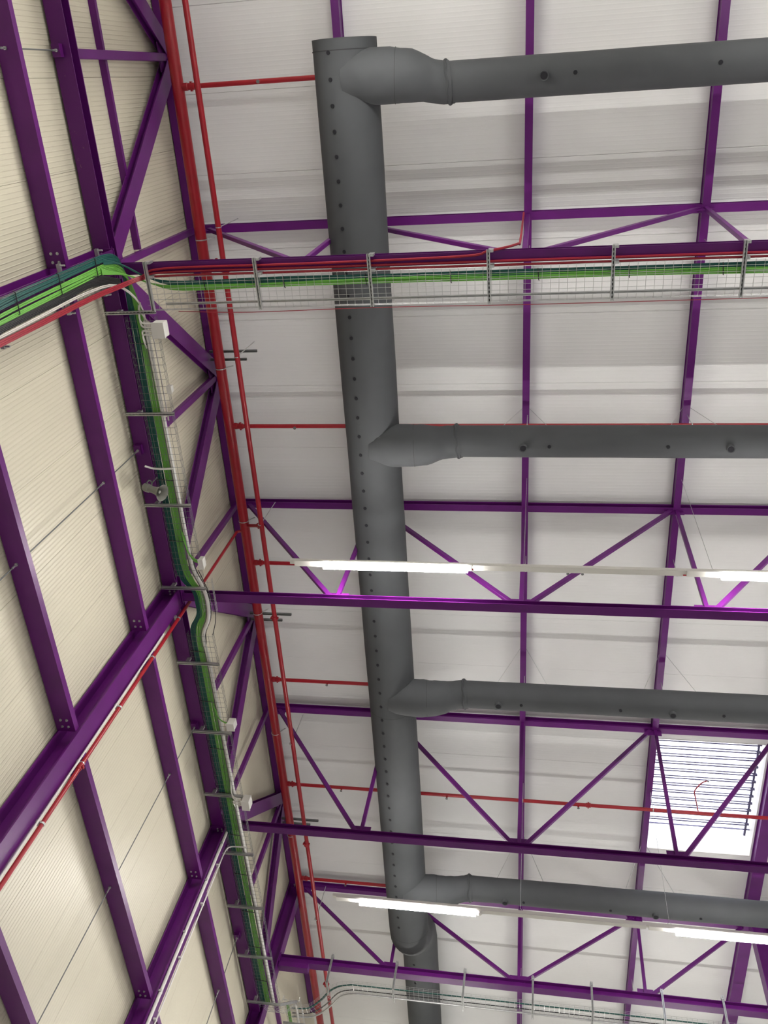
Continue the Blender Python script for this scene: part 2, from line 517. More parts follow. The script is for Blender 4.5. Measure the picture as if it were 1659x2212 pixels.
# ------------------------------------------------------------------ fabric ducts
ZD = 12.55
def fabric(seed, amp=0.006):
    rnd = random.Random(seed)
    ph = [rnd.uniform(0, 6.28) for _ in range(6)]
    def f(i, t):
        return 1 + amp * (math.sin(2 * t + ph[0] + i * 0.9) + 0.7 * math.sin(3 * t + ph[1] - i * 1.7))
    return f
XM = -2.525
md = thing('main_air_duct', 'large grey fabric air duct running the length of the roof', 'duct', (XM, 6, ZD))
path = [(XM, -0.55, ZD), (XM, -0.40, ZD)]
y = -0.2
while y < 16.2:
    path.append((XM, y, ZD)); y += 0.4
RAD = [0.423] * len(path)
path += [(XM, 16.35, 12.56), (XM, 16.62, 12.62), (XM, 16.84, 12.76), (XM, 17.02, 12.98), (XM + 0.02, 17.24, 13.2), (XM + 0.04, 17.5, 13.36), (XM + 0.05, 17.8, 13.44), (XM + 0.05, 18.3, 13.46), (XM + 0.05, 23, 13.46)]
RAD += [0.423, 0.43, 0.44, 0.44, 0.43, 0.42, 0.415, 0.41, 0.41]
MB().tube(path, RAD, 32, sq=fabric(1, 0.004)).build('tube', 'duct', md, sharp=60)
for yy, w in ((-0.42, 0.012), (10.3, 0.006), (16.30, 0.008)):
    MB().tube([(XM, yy, ZD), (XM, yy + w, ZD)], 0.429, 32, caps=False).build('seam', 'ductdark', md)
me_hole = None
def disc_mesh(r, depth):
    b = MB(); b.tube([(0, 0, -depth), (0, 0, depth)], r, 14)
    me = bpy.data.meshes.new('air_hole')
    me.from_pydata(b.v, [], b.f)
    me.materials.append(M['hole'])
    return me
HOLE = disc_mesh(0.027, 0.006)
def hole(parent, c, axis_pt):
    """small punched opening on a duct surface point c, facing away from axis_pt"""
    n = (Vector(c) - Vector(axis_pt)).normalized()
    o = link('air_hole', HOLE, c, parent)
    o.rotation_euler = n.to_track_quat('Z', 'Y').to_euler()
    return o
ang = math.radians(-19)
for k in range(54):
    yy = -0.39 + 0.307 * k
    if yy > 16.2: break
    hole(md, (XM + 0.424 * math.sin(ang), yy, ZD - 0.424 * math.cos(ang)), (XM, yy, ZD))
for yy in (18.3, 18.62, 18.95, 19.25, 19.6):
    hole(md, (XM + 0.05 - 0.1, yy, 13.46 - 0.40), (XM + 0.05, yy, 13.46))

BY = [0.04, 5.06, 9.98, 14.98]
holes = [([0.036], [0.42, 2.14, 3.85]), ([-0.18, 2.80], [0.21, 1.93, 3.64]), ([-0.57, 2.395], [-0.17, 1.53, 3.23]), ([-0.456, 2.48], [-0.085, 1.62, 3.33])]
bl = ['grey branch air duct crossing the top right of the view', 'grey branch air duct between the first lamp row and the cable basket',
      'grey branch air duct just above the bright roof light', 'grey branch air duct lowest in view, behind the lower lamp row']
RB = 0.247
def spigot(parent, x, yc, z0):
    m = MB()
    m.tube([(x, yc, z0 + 0.05), (x, yc, z0 + 0.01), (x, yc, z0 - 0.055)], [0.085, 0.062, 0.058], 16, caps=False)
    m.tube([(x, yc, z0 - 0.055), (x, yc, z0 - 0.045)], [0.058, 0.042], 16, caps=False)
    o = m.build('nozzle', 'duct', parent)
    MB().tube([(x, yc, z0 - 0.052), (x, yc, z0 - 0.046)], 0.044, 14).build('nozzle_opening', 'hole', o)
for i, yb in enumerate(BY):
    d = thing('branch_air_duct', bl[i], 'duct', (0, yb, ZD), 'branch ducts off the main duct')
    xs = [-1.19 + 0.35 * k for k in range(38)]
    amp = 0.004 if i < 3 else 0.010
    MB().tube([(x, yb, ZD) for x in xs], RB, 28, sq=fabric(10 + i, amp)).build('tube', 'duct', d, sharp=60)
    off = -0.10 if i == 0 else 0.0
    boot = smooth_path([(-2.50, yb + off * 1.2, 12.40), (-2.25, yb + off * 1.3, 12.38), (-1.92, yb + off * 1.2, 12.37), (-1.68, yb + off, 12.40), (-1.45, yb + off * 0.4, 12.48), (-1.27, yb, 12.53), (-1.17, yb, ZD)], 4)
    rr = []
    key = [0.30, 0.33, 0.335, 0.315, 0.262, 0.252, 0.262]
    for k in range(len(boot)):
        t = k / 4; a = min(int(t), 5); rr.append(key[a] + (key[a + 1] - key[a]) * (t - a))
    bt = MB().tube(boot, rr, 28, sq=fabric(20 + i, 0.012)).build('take_off_boot', 'duct', d, sharp=60)
    # gathered clamp fold where boot and tube meet, slightly slanted
    def ring(xo, rad, wdt, tilt, sub):
        pts = []
        n = 40
        m = MB()
        vs = []
        for q in range(n):
            a = 2 * math.pi * q / n
            wob = 0.012 * math.sin(3 * a + i) + 0.008 * math.sin(7 * a + 2 * i)
            x = xo + tilt * math.cos(a) + wob
            for dx, dr in ((-wdt, 0), (0, wdt * 1.1), (wdt, 0)):
                vs.append((x + dx, yb + (rad + dr) * math.cos(a), ZD + (rad + dr) * math.sin(a)))
        fs = []
        for q in range(n):
            r2 = (q + 1) % n
            for j in range(2):
                fs.append((q * 3 + j, q * 3 + j + 1, r2 * 3 + j + 1, r2 * 3 + j))
        m.add(vs, fs)
        return m.build('fold', sub, d)
    ring(-1.19, 0.255, 0.022, 0.025, 'duct')
    ring(-1.155, 0.247, 0.010, 0.035, 'ductdark')
    MB().tube([boot[9], boot[9] + (boot[10] - boot[9]).normalized() * 0.006], rr[9] * 1.012, 28, caps=False).build('seam', 'ductdark', bt)
    for x in holes[i][0]:
        spigot(d, x, yb, ZD - RB)
    for x in holes[i][1]:
        hole(d, (x, yb - 0.012, ZD - RB - 0.001), (x, yb, ZD))
# steel suspension wires of the branch ducts, one V pair at each purlin
w_lab = {(1, 1): 'pair of thin wires hanging the second branch duct from the middle purlin',
         (1, 2): 'pair of thin wires hanging the second branch duct from the right purlin',
         (2, 1): 'pair of thin wires hanging the duct above the roof light from the middle purlin',
         (2, 2): 'pair of thin wires hanging the duct above the roof light from the right purlin',
         (3, 1): 'pair of thin wires hanging the lowest branch duct from the middle purlin',
         (3, 2): 'pair of bright wires hanging the lowest branch duct below the roof light'}
for (i, j), lab in w_lab.items():
    m = MB()
    for s in (-1, 1):
        m.tube([(PX[j] + s * 0.06, BY[i], ZT + 0.02), (PX[j] + s * 0.50, BY[i], ZD + RB - 0.01)], 0.0035 if i < 3 else 0.006, 5)
    tag(m.build('suspension_wire', 'galv'), lab, 'wire', 'duct suspension wires')

# ------------------------------------------------------------------ strip lamps on trunking
ZL = 10.85
rows = [(-8.1, 'hidden behind the camera, first'), (-1.06, 'overhead just outside the top of the view'), (6.34, 'crossing the middle of the view'),
        (13.54, 'crossing the lower part of the view'), (20.8, 'beyond the far truss')]
lamp_x = [-3.07, 2.55, 8.17]
which = ['left', 'right', 'far right']
for ri, (ly, words) in enumerate(rows):
    tk = thing('lighting_trunking', 'white lighting trunking rail %s' % words, 'trunking', (0, ly, ZL), 'rows of lighting trunking')
    m = MB()
    m.prism((-3.60, ly, ZL + 0.055), (X1 - 4, ly, ZL + 0.055), (0, 0, 1), [(-0.032, -0.03), (0.032, -0.03), (0.032, 0.03), (-0.032, 0.03)])
    m.build('rail', 'white', tk)
    for k, x0 in enumerate((-0.85, 4.8)):
        MB().prism((x0, ly, ZL + 0.012), (x0 + 2.9, ly, ZL + 0.012), (0, 0, 1), [(-0.042, -0.015), (0.042, -0.015), (0.030, 0.02), (-0.030, 0.02)]).build('cover_strip', 'white', tk)
    for x in (PX[1] + 0.03, PX[2] + 0.03):
        MB().tube([(x, ly, ZT), (x, ly, ZL + 0.14)], 0.0035, 5).build('hanging_wire', 'galv', tk)
        hk = [(x + 0.03 * math.sin(a), ly, ZL + 0.11 + 0.03 * math.cos(a)) for a in [k * 0.7 for k in range(9)]]
        MB().tube(hk, 0.005, 6).build('hook', 'galv', tk)
    for k, x0 in enumerate(lamp_x):
        lp = thing('strip_lamp', '%s strip lamp on the trunking %s' % (which[k], words), 'lamp', (x0 + 1.07, ly, ZL), 'strip lamps on the trunking')
        MB().prism((x0 - 0.45, ly, ZL + 0.005), (x0 + 2.14 + (0.14 if ri == 3 else 0.05), ly, ZL + 0.005), (0, 0, 1),
                   [(-0.045, -0.018), (0.045, -0.018), (0.045, 0.018), (-0.045, 0.018)]).build('housing', 'white', lp)
        dm = MB()
        dm.prism((x0, ly, ZL - 0.04), (x0 + 2.14, ly, ZL - 0.04), (0, 0, 1),
                 [(-0.046, 0.022), (-0.058, 0.0), (-0.048, -0.034), (0.048, -0.034), (0.058, 0.0), (0.046, 0.022)])
        dm.build('diffuser', 'lamp', lp)
        if ri == 3 and k == 0:
            s = MB().tube([(x0 + 2.21, ly, ZL - 0.013), (x0 + 2.21, ly, ZL - 0.03), (x0 + 2.21, ly, ZL - 0.06), (x0 + 2.21, ly, ZL - 0.075)], [0.05, 0.055, 0.04, 0.012], 16)
            s.build('motion_sensor', 'white', lp)

# ------------------------------------------------------------------ red sprinkler pipes
ZM = 13.5
XR = -5.245
mp = thing('sprinkler_main_pipe', 'thick red sprinkler main pipe running along the wall head', 'pipe', (XR, 6, ZM))
MB().tube([(XR - 0.01, -5, ZM), (XR, 6, ZM), (XR + 0.02, 22, ZM)], 0.088, 20).build('pipe', 'red', mp)
for yy in (2.03, 4.13, 7.02, 9.02, 11.99, 14.9):
    MB().tube([(XR, yy - 0.008, ZM), (XR, yy + 0.008, ZM)], 0.094, 20).build('clamp_band', 'galv', mp)
    MB().tube([(XR + 0.085, yy, ZM + 0.03), (XR + 0.17, yy, ZM + 0.14)], 0.012, 6).build('clamp_bolt', 'galv', mp)
XT, ZTH = -4.79, 13.1
tp = thing('sprinkler_feed_pipe', 'thinner red pipe running parallel beside the thick red main', 'pipe', (XT, 6, ZTH))
MB().tube([(XT - 0.04, -5, ZTH), (XT, 2, ZTH), (XT + 0.02, 8, ZTH), (XT + 0.04, 22, ZTH)], 0.043, 16).build('pipe', 'red', tp)
def coupling(parent, c, axis, r):
    a = Vector(axis); c = Vector(c)
    m = MB().tube([c - a * 0.05, c - a * 0.045, c + a * 0.045, c + a * 0.05], [r * 1.05, r * 1.28, r * 1.28, r * 1.05], 16)
    o = m.build('coupling', 'red', parent)
    s = Vector((1, 0, 0)) if abs(a.x) < 0.5 else Vector((0, 1, 0))
    for q in (-1, 1):
        b = MB().bar(c + s * q * r * 1.2, c + s * q * r * 1.75, a, 0.05, 0.03).build('lug', 'red', o)
for yy in (2.45, 8.86, 14.72, 19.4):
    coupling(tp, (XT + 0.015, yy, ZTH), (0, 1, 0), 0.043)
for yy in (1.8, 3.82, 6.88, 11.9, 17.1):
    MB().tube([(XT, yy - 0.006, ZTH), (XT, yy + 0.006, ZTH)], 0.047, 16).build('clamp_band', 'galv', tp)
    MB().tube([(XT, yy, ZTH + 0.045), (XT + 0.02, yy, ZT)], 0.008, 6).build('hanger_rod', 'galv', tp)
# steel arms carrying the two pipes
for n, yy in enumerate((3.95, 9.2, 14.65)):
    t = thing('pipe_bracket', 'dark steel pair of bracket arms behind the red pipes, %s' % ('upper', 'middle, just under the second truss', 'lower')[n], 'bracket', (XR, yy, 13.7), 'pipe bracket arms')
    MB().strut((-5.46, yy - 0.07, 13.64), (-4.62, yy - 0.07, 13.64), (0, 0, 1)).build('long_arm', 'galvdark', t)
    MB().strut((-5.46, yy + 0.07, 13.64), (-4.82, yy + 0.07, 13.64), (0, 0, 1)).build('short_arm', 'galvdark', t)
br = [-0.135, 2.39, 5.17, 7.90, 10.61, 13.40, 16.28, 19.3]
br_lab = ['first red sprinkler branch, ending behind the near end of the main duct', 'red sprinkler branch hidden along the cable basket truss',
          'red sprinkler branch behind the second branch duct', 'red sprinkler branch seen behind the upper lamp trunking',
          'red sprinkler branch behind the duct above the roof light', 'red sprinkler branch crossing in front of the roof light',
          'red sprinkler branch along the top chord of the far truss', 'red sprinkler branch along the bottom chord of the far truss']
heads = [[-4.0], [-4.3, 0.75], [-4.05, 0.86], [0.6, 0.85, -3.4], [-4.0, 1.0], [-3.95, -1.70, 0.98], [-4.1, 0.8], [-4.0, 1.0]]
for i, yb in enumerate(br):
    t = thing('sprinkler_branch_pipe', br_lab[i], 'pipe', (0, yb, ZM), 'red sprinkler branch pipes')
    MB().tube([(XR + 0.06, yb, ZM), (12.0, yb, ZM)], 0.036, 14).build('pipe', 'red', t)
    MB().tube([(XR + 0.06, yb, ZM), (XR + 0.14, yb, ZM), (XR + 0.16, yb, ZM)], [0.055, 0.055, 0.038], 14).build('tee_outlet', 'red', t)
    coupling(t, (XR + 0.2, yb, ZM), (1, 0, 0), 0.038)
    if i == 5:
        coupling(t, (1.18, yb, ZM), (1, 0, 0), 0.036)
    for x in heads[i]:
        h = MB().tube([(x, yb, ZM - 0.03), (x, yb, ZM - 0.06), (x, yb, ZM - 0.075), (x, yb, ZM - 0.10)], [0.02, 0.02, 0.012, 0.010], 10).build('sprinkler_head', 'red', t)
        MB().tube([(x, yb, ZM - 0.10), (x, yb, ZM - 0.105)], 0.026, 12).build('deflector', 'galvdark', h)
    for x in (PX[1] + 0.03, PX[2] + 0.02):
        MB().tube([(x, yb, ZM - 0.045), (x, yb, ZM - 0.04), (x, yb, ZT)], 0.007, 6).build('hanger_rod', 'galv', t)
        MB().tube([(x - 0.008, yb, ZM), (x + 0.008, yb, ZM)], 0.042, 14).build('clamp_band', 'galv', t)
# small red swan-neck up into the roof light
p = thing('sprinkler_riser', 'small bent red pipe rising into the roof light', 'pipe', (3.3, 13.4, ZM))
MB().tube(smooth_path([(3.33, 13.43, ZM + 0.03), (3.33, 13.42, ZM + 0.45), (3.34, 13.38, 14.1), (3.5, 13.36, 14.3), (3.62, 13.34, 14.36)], 3), 0.014, 8).build('pipe', 'red', p)
MB().tube([(3.62, 13.34, 14.36), (3.66, 13.34, 14.34)], 0.022, 10).build('sprinkler_head', 'galv', p)
# red cross-link and vertical riser at the second column
p = thing('fire_pipe_riser', 'slim red pipe clipped along the wall column up to the red main', 'pipe', (-5.30, 7.12, FLOOR))
RX, RY = -5.325, 7.115
MB().tube([(RX, RY, 1.0), (RX, RY, 10.9), (RX - 0.06, RY + 0.10, 11.3), (RX - 0.06, RY + 0.10, 13.42), (XR, RY + 0.10, ZM)], 0.027, 14).build('pipe', 'red', p)
for z in (5.0, 6.3, 7.25, 8.3, 9.4, 10.4):
    MB().tube([(RX, RY, z - 0.012), (RX, RY, z + 0.012)], 0.033, 14).build('clip', 'galv', p)
    MB().box(-5.379, -5.35, RY - 0.05, RY + 0.02, z - 0.02, z + 0.02).build('clip_foot', 'galv', p)
coupling(p, (RX, RY, 7.2), (0, 0, 1), 0.027)
o = MB().tube([(RX - 0.02, RY - 0.062, 1.0), (RX - 0.02, RY - 0.062, 9.9)], 0.013, 10).build('white_conduit', 'white')
tag(o, 'white conduit right beside the slim red pipe on the column', 'conduit')
# short red crossover between main and feed pipes
p = thing('crossover_pipe', 'short red crossover joining the main and the thinner pipe', 'pipe', (-5.0, 7.0, 13.3))
MB().tube([(XR + 0.05, 7.12, ZM), (XT, 6.92, ZTH + 0.03)], 0.03, 12).build('pipe', 'red', p)
coupling(p, (XT - 0.07, 6.955, ZTH + 0.095), (0.72, -0.28, -0.6), 0.03)

# ------------------------------------------------------------------ cable baskets
def basket(path, sides, width, height, ups=None, pitch=0.10, nl=7, r=0.0026):
    """wire basket swept along a path; sides = unit vector(s) across the tray, up = +Z by default"""
    P = [Vector(p) for p in path]
    n = len(P)
    S = [Vector(s).normalized() for s in (sides if isinstance(sides, list) else [sides] * n)]
    U = [Vector(u).normalized() for u in (ups if isinstance(ups, list) else [ups or (0, 0, 1)] * n)]
    m = MB()
    for k in range(nl):
        q = (k / (nl - 1) - 0.5) * width
        m.tube([P[i] + S[i] * q for i in range(n)], r, 4)
    for sgn in (-1, 1):
        for hh in (0.5, 1.0):
            m.tube([P[i] + S[i] * (sgn * width / 2) + U[i] * height * hh for i in range(n)], r, 4)
    # cross wires
    L = [0]
    for i in range(1, n): L.append(L[-1] + (P[i] - P[i - 1]).length)
    d = pitch / 2
    i = 0
    while d < L[-1]:
        while L[i + 1] < d: i += 1
        t = (d - L[i]) / (L[i + 1] - L[i])
        p = P[i].lerp(P[i + 1], t); s = S[i].lerp(S[i + 1], t).normalized(); u = U[i].lerp(U[i + 1], t).normalized()
        p = p - u * r * 1.6
        m.tube([p - s * width / 2 + u * height, p - s * width / 2, p + s * width / 2, p + s * width / 2 + u * height], r, 4)
        d += pitch
    return m

def bracket(p0, p1, label, clamp_at, group):
    t = thing('tray_bracket', label, 'bracket', p0, group)
    a, b = Vector(p0), Vector(p1)
    MB().strut(a, b, (0, 0, 1)).build('arm', 'galv', t)
    d = (b - a).normalized()
    # slots punched along the arm
    sl = MB(); L = (b - a).length; q = 0.05
    side = d.cross(Vector((0, 0, 1)))
    while q < L - 0.03:
        c = a + d * q
        sl.prism(c - d * 0.014 + Vector((0, 0, 0.013)), c + d * 0.014 + Vector((0, 0, 0.013)), (0, 0, 1), [(-0.006, -0.002), (0.006, -0.002), (0.006, 0.002), (-0.006, 0.002)])
        q += 0.05
    sl.build('slot', 'black', t, kind='stuff')
    for c in clamp_at:
        c = Vector(c)
        MB().box(c.x - 0.03, c.x + 0.03, c.y - 0.015, c.y + 0.015, c.z - 0.015, c.z + 0.10).build('clamp', 'galv', t)
        MB().tube([(c.x + 0.01, c.y, c.z - 0.03), (c.x + 0.01, c.y, c.z + 0.13)], 0.007, 6).build('clamp_screw', 'galv', t)
    return t

ORD = ['first', 'second', 'third', 'fourth', 'fifth', 'sixth', 'seventh', 'eighth', 'ninth', 'tenth', 'eleventh']
# run along the wall
tw_ = thing('cable_basket', 'wire cable basket running along the wall head under the lattice truss', 'cable tray', (-5.15, 9, 10.64))
basket([(-5.15, 2.55, 10.65), (-5.15, 6.55, 10.65)], (1, 0, 0), 0.42, 0.07).build('wire_mesh', 'galvdark', tw_, kind='stuff')
basket([(-5.15, 7.55, 10.65), (-5.15, 16.75, 10.65)], (1, 0, 0), 0.42, 0.07).build('wire_mesh', 'galvdark', tw_, kind='stuff')
basket([(-4.90, 6.55, 10.65), (-4.90, 7.15, 10.65)], (1, 0, 0), 0.20, 0.05, nl=4).build('wire_mesh', 'galv', tw_, kind='stuff')
for k in range(11):
    yy = 2.48 + 1.406 * k
    bracket((-5.60, yy, 10.615), (-4.90, yy, 10.615), '%s slotted steel bracket under the wall cable basket, counted from the cable column' % ORD[k], [(-5.44, yy, 10.65)], 'brackets of the wall cable basket')
# run along the first truss
tx_ = thing('cable_basket', 'wire cable basket crossing the view under the topmost truss', 'cable tray', (0, 2.26, 10.64))
basket([(-5.0, 2.26, 10.66), (6.0, 2.26, 10.66)], (0, 1, 0), 0.42, 0.07).build('wire_mesh', 'galv', tx_, kind='stuff')
MB().strut((-4.75, 2.385, 10.645), (6.0, 2.385, 10.645), (0, 0, 1), 0.03, 0.02, 0.003).build('stiffener', 'galv', tx_)
for k in range(7):
    x = -4.93 + 1.448 * k
    bracket((x, 1.84, 10.615), (x + 0.01, 2.48, 10.615), '%s slotted steel bracket under the crossing cable basket, counted from the wall' % ORD[k], [(x + 0.03, 1.86, 10.64), (x + 0.04, 2.04, 10.64)], 'brackets of the crossing cable basket')
# run down the first column
tc_ = thing('cable_basket', 'wire cable basket standing against the first wall column', 'cable tray', (-5.33, 1.88, 0))
basket([(-5.33, 1.88, 1.0), (-5.33, 1.88, 10.3)], (0, 1, 0), 0.38, 0.05, ups=(1, 0, 0)).build('wire_mesh', 'galvdark', tc_, kind='stuff')
for k, z in enumerate((5.0, 6.45, 7.9, 9.3, 10.25)):
    t = thing('tray_bracket', '%s steel bracket behind the cables on the first wall column, from below' % ORD[k], 'bracket', (-5.36, 1.88, z), 'brackets on the first wall column')
    MB().strut((-5.357, 1.60, z), (-5.357, 2.18, z), (1, 0, 0)).build('arm', 'galv', t)
    for yy in (1.62, 2.16):
        MB().tube([(-5.38, yy, z), (-5.28, yy, z)], 0.012, 6).build('clamp_screw', 'galv', t)
# hung tray beside the far truss
tf_ = thing('cable_basket', 'wire cable basket hung beside the far shallow truss', 'cable tray', (0, 17.3, 11.6))
fp = smooth_path([(-5.05, 18.05, 11.45), (-4.65, 18.05, 11.5), (-4.35, 17.85, 11.58), (-4.05, 17.45, 11.6), (-3.75, 17.28, 11.6), (-3.2, 17.25, 11.6), (0, 17.25, 11.6), (4.76, 17.25, 11.6)], 5)
sd = []
for i in range(len(fp)):
    a = fp[max(i - 1, 0)]; b = fp[min(i + 1, len(fp) - 1)]
    sd.append(Vector((-(b - a).y, (b - a).x, 0)).normalized())
basket(fp, sd, 0.34, 0.07, nl=6).build('wire_mesh', 'galv', tf_, kind='stuff')
for k, x in enumerate((-4.2, -2.77, -1.30, 0.13, 1.33, 2.74, 3.93)):
    t = thing('tray_hanger', '%s steel hanger of the tray by the far truss, counted from the wall' % ORD[k], 'bracket', (x, 17.2, 11.6), 'hangers of the far cable tray')
    MB().strut((x, 17.06, 11.56), (x, 17.06, 12.22), (0, 1, 0)).build('upright', 'galv', t)
    MB().strut((x, 17.04, 11.57), (x, 17.50, 11.57), (0, 0, 1)).build('arm', 'galv', t)
    MB().box(x - 0.03, x + 0.03, 17.05, 17.12, 12.14, 12.20).build('clamp', 'galv', t)
    MB().tube([(x, 17.02, 12.18), (x, 17.14, 12.18)], 0.012, 6).build('clamp_screw', 'galv', t)
# ramp and continuation at the far end of the wall run
tr_ = thing('cable_basket', 'short wire basket ramp climbing at the far end of the wall run', 'cable tray', (-5.1, 17.4, 11.0))
basket(smooth_path([(-5.1, 16.75, 10.65), (-5.05, 17.0, 10.75), (-4.98, 17.45, 11.25), (-4.98, 17.75, 11.4), (-4.98, 20.5, 11.4)], 4), (1, 0, 0), 0.36, 0.07, nl=6).build('wire_mesh', 'galv', tr_, kind='stuff')
MB().strut((-4.93, 16.55, 10.62), (-4.86, 17.5, 11.35), (0, 0, 1), 0.05, 0.05).build('side_rail', 'galv', tr_)
MB().strut((-5.25, 18.3, 11.36), (-4.75, 18.3, 11.36), (0, 0, 1)).build('arm', 'galv', tr_)

# ------------------------------------------------------------------ cables
def cable(name, pts, r, m, label, group, n=6, sm=4):
    o = MB().tube(smooth_path(pts, sm), r, n).build(name, m)
    return tag(o, label, 'cable', group)
def jit(a): return random.uniform(-a, a)

def jog(x, s=0.2):
    """course along the wall basket: (x, y, z) with the side-step past the second truss"""
    def zz(): return 10.69 + jit(0.008)
    p = [(x + 0.03, 2.75, zz()), (x + 0.01, 3.8, zz()), (x, 4.9, zz()), (x - 0.01, 5.8, zz()), (x - 0.01, 6.30, zz()),
         (x + 0.04, 6.58, zz()), (x + s * 0.92, 6.80, zz()), (x + s, 7.02, zz()), (x + s * 0.95, 7.22, zz()),
         (x + s * 0.3, 7.44, zz()), (x + 0.02, 7.66, zz()), (x + 0.01, 8.1, zz()), (x, 9.3, zz()), (x, 11, zz()), (x, 13, zz()), (x - 0.005, 15, zz()), (x, 16.7, zz())]
    return p
# cables climb the first column (Y ~1.7-2.1) and bend into the wall run
def climb(y0, x_end):
    return [(-5.29 + jit(0.008), y0 + 0.03, 1.0), (-5.29, y0 + 0.02 + jit(0.01), 4.5), (-5.29, y0 + 0.05 + jit(0.012), 7.0), (-5.29, y0 + 0.02 + jit(0.012), 8.4),
            (-5.29, y0 + jit(0.008), 9.7), (-5.28, y0, 10.25), (-5.26 + jit(0.01), y0 + 0.06, 10.52), ((x_end - 5.2) / 2, y0 + 0.25, 10.64)]
for k in range(5):
    x = -5.335 + 0.019 * k
    cable('data_cable', climb(1.68 + 0.018 * k, x) + jog(x), 0.0105, 'teal', 'dark teal data cable on the column and along the wall basket', 'teal cables of the wall run')
for k in range(6):
    x = -5.235 + 0.018 * k
    cable('data_cable', climb(1.79 + 0.018 * k, x) + jog(x, 0.17), 0.0095, 'green', 'bright green data cable on the column and along the wall basket', 'bright green cables of the wall run')
for k in range(8):
    y0 = 1.885 + 0.0145 * k
    cable('power_cable', [(-5.30, y0 + 0.02, 1.0), (-5.30, y0 + 0.02, 6), (-5.30, y0, 9.0), (-5.29, y0 - 0.01, 9.9), (-5.20, y0 + 0.12, 10.4)], 0.010, 'black', 'black power cable in the flat bundle on the first column', 'black cables on the first column')
for k in range(2):
    y0 = 2.005 + 0.018 * k
    cable('power_cable', [(-5.28, y0 + 0.02, 1.0), (-5.27, y0 + 0.01, 5.5), (-5.27, y0 + 0.015, 7.3), (-5.265, y0, 8.6), (-5.265, y0 - 0.01, 9.6), (-5.21, y0 + 0.05, 10.3), (-5.10, y0 + 0.35, 10.62), (-5.07, 2.75, 10.66)], 0.009, 'offwhite', 'white power cable beside the red cables on the first column', 'white cables on the first column')
# red cables: up the first column, then along the underside of the truss bottom chord
for k in range(3):
    y0 = 2.05 + 0.018 * k
    yc = 1.945 + 0.047 * k
    pts = [(-5.25, y0, 1.0), (-5.25, y0 + 0.01, 6), (-5.25, y0 + 0.01, 8.2), (-5.22, y0, 9.6), (-5.15, y0, 10.3), (-5.0, y0 - 0.03, 10.63), (-4.7, yc, 10.70), (-3.0, yc, 10.70 + jit(.005))]
    if k == 0:
        pts += [(-0.95, yc - 0.02, 10.70), (-0.6, yc - 0.07, 10.71), (-0.36, yc - 0.10, 10.78), (-0.24, yc - 0.105, 10.95), (-0.225, yc - 0.06, 11.4), (-0.225, yc - 0.06, 13.9)]
    else:
        pts += [(0, yc, 10.70), (2.5, yc, 10.70 + jit(.005)), (4.78, yc, 10.70)]
    cable('fire_alarm_cable', pts, 0.015, 'redcable', ['red cable that turns up at the middle post of the topmost truss', 'red cable clipped along the topmost truss, second from the wall end', 'red cable clipped along the topmost truss, outermost'][k], 'red cables under the topmost truss')
# green bundles along the crossing basket
for k in range(5):
    yy = 2.105 + 0.012 * k
    cable('data_cable', [(-5.28, 1.72 + 0.015 * k, 10.2), (-5.22, 1.85, 10.55), (-4.95, 2.05, 10.69), (-4.5, yy + 0.01, 10.69)] + [(x, yy + jit(0.008), 10.69 + jit(0.006)) for x in (-3.2, -1.8, -0.4, 1.2, 2.8, 4.2, 4.78)], 0.0105, 'teal', 'dark teal data cable along the crossing basket', 'teal cables of the crossing basket')
for k in range(6):
    yy = 2.155 + 0.011 * k
    cable('data_cable', [(-5.27, 1.82 + 0.012 * k, 10.1), (-5.15, 1.98, 10.52), (-4.9, 2.13, 10.68), (-4.5, yy + 0.01, 10.68)] + [(x, yy + jit(0.01), 10.68 + jit(0.008)) for x in (-3.2, -1.8, -0.4, 1.2, 2.8, 4.2, 4.78)], 0.009, 'green', 'bright green data cable along the crossing basket', 'bright green cables of the crossing basket')
cable('thin_cable', [(-4.6, 2.49, 10.66), (-3.6, 2.52, 10.65), (-2.0, 2.50, 10.65), (0, 2.51, 10.65), (3, 2.50, 10.65), (6, 2.50, 10.65)], 0.005, 'redcable', 'single thin red cable along the lower edge of the crossing basket', None)
# white conduit and companions in the wall run
wc = [(-5.10, 2.6, 10.68), (-5.09, 3.8, 10.68), (-5.085, 5.2, 10.68), (-5.08, 6.2, 10.68), (-5.05, 6.45, 10.68), (-4.955, 6.72, 10.67), (-4.92, 6.97, 10.66), (-4.96, 7.27, 10.67), (-5.08, 7.53, 10.68), (-5.11, 7.72, 10.68), (-5.085, 8.2, 10.68), (-5.08, 10, 10.68), (-5.07, 13, 10.68), (-5.06, 16.6, 10.68)]
cable('white_conduit', wc, 0.028, 'white', 'thick white conduit beside the green cables in the wall basket', None, n=10)
cable('grey_cable', [(a - 0.045, b, c + 0.01) for a, b, c in wc], 0.011, 'grey', 'grey cable tucked between the green cables and the white conduit', None)
cable('black_cable', [(a + 0.03 if 6 < b < 8 else a - 0.03, b, c + 0.012) for a, b, c in wc], 0.008, 'black', 'thin black cable following the white conduit in the wall basket', None)
cable('black_cable', [(-4.98, 6.4, 10.66), (-4.88, 6.62, 10.6), (-4.80, 6.9, 10.58), (-4.80, 7.2, 10.58), (-4.92, 7.55, 10.63)], 0.006, 'black', 'loose loop of thin black cable below the second truss end', None)
cable('white_cable', [(-5.08, 2.35, 10.6), (-5.12, 2.45, 10.62), (-5.06, 2.62, 10.66), (-5.02, 2.9, 10.67), (-5.02, 4, 10.67)], 0.010, 'offwhite', 'curled white cable at the start of the wall basket', None)
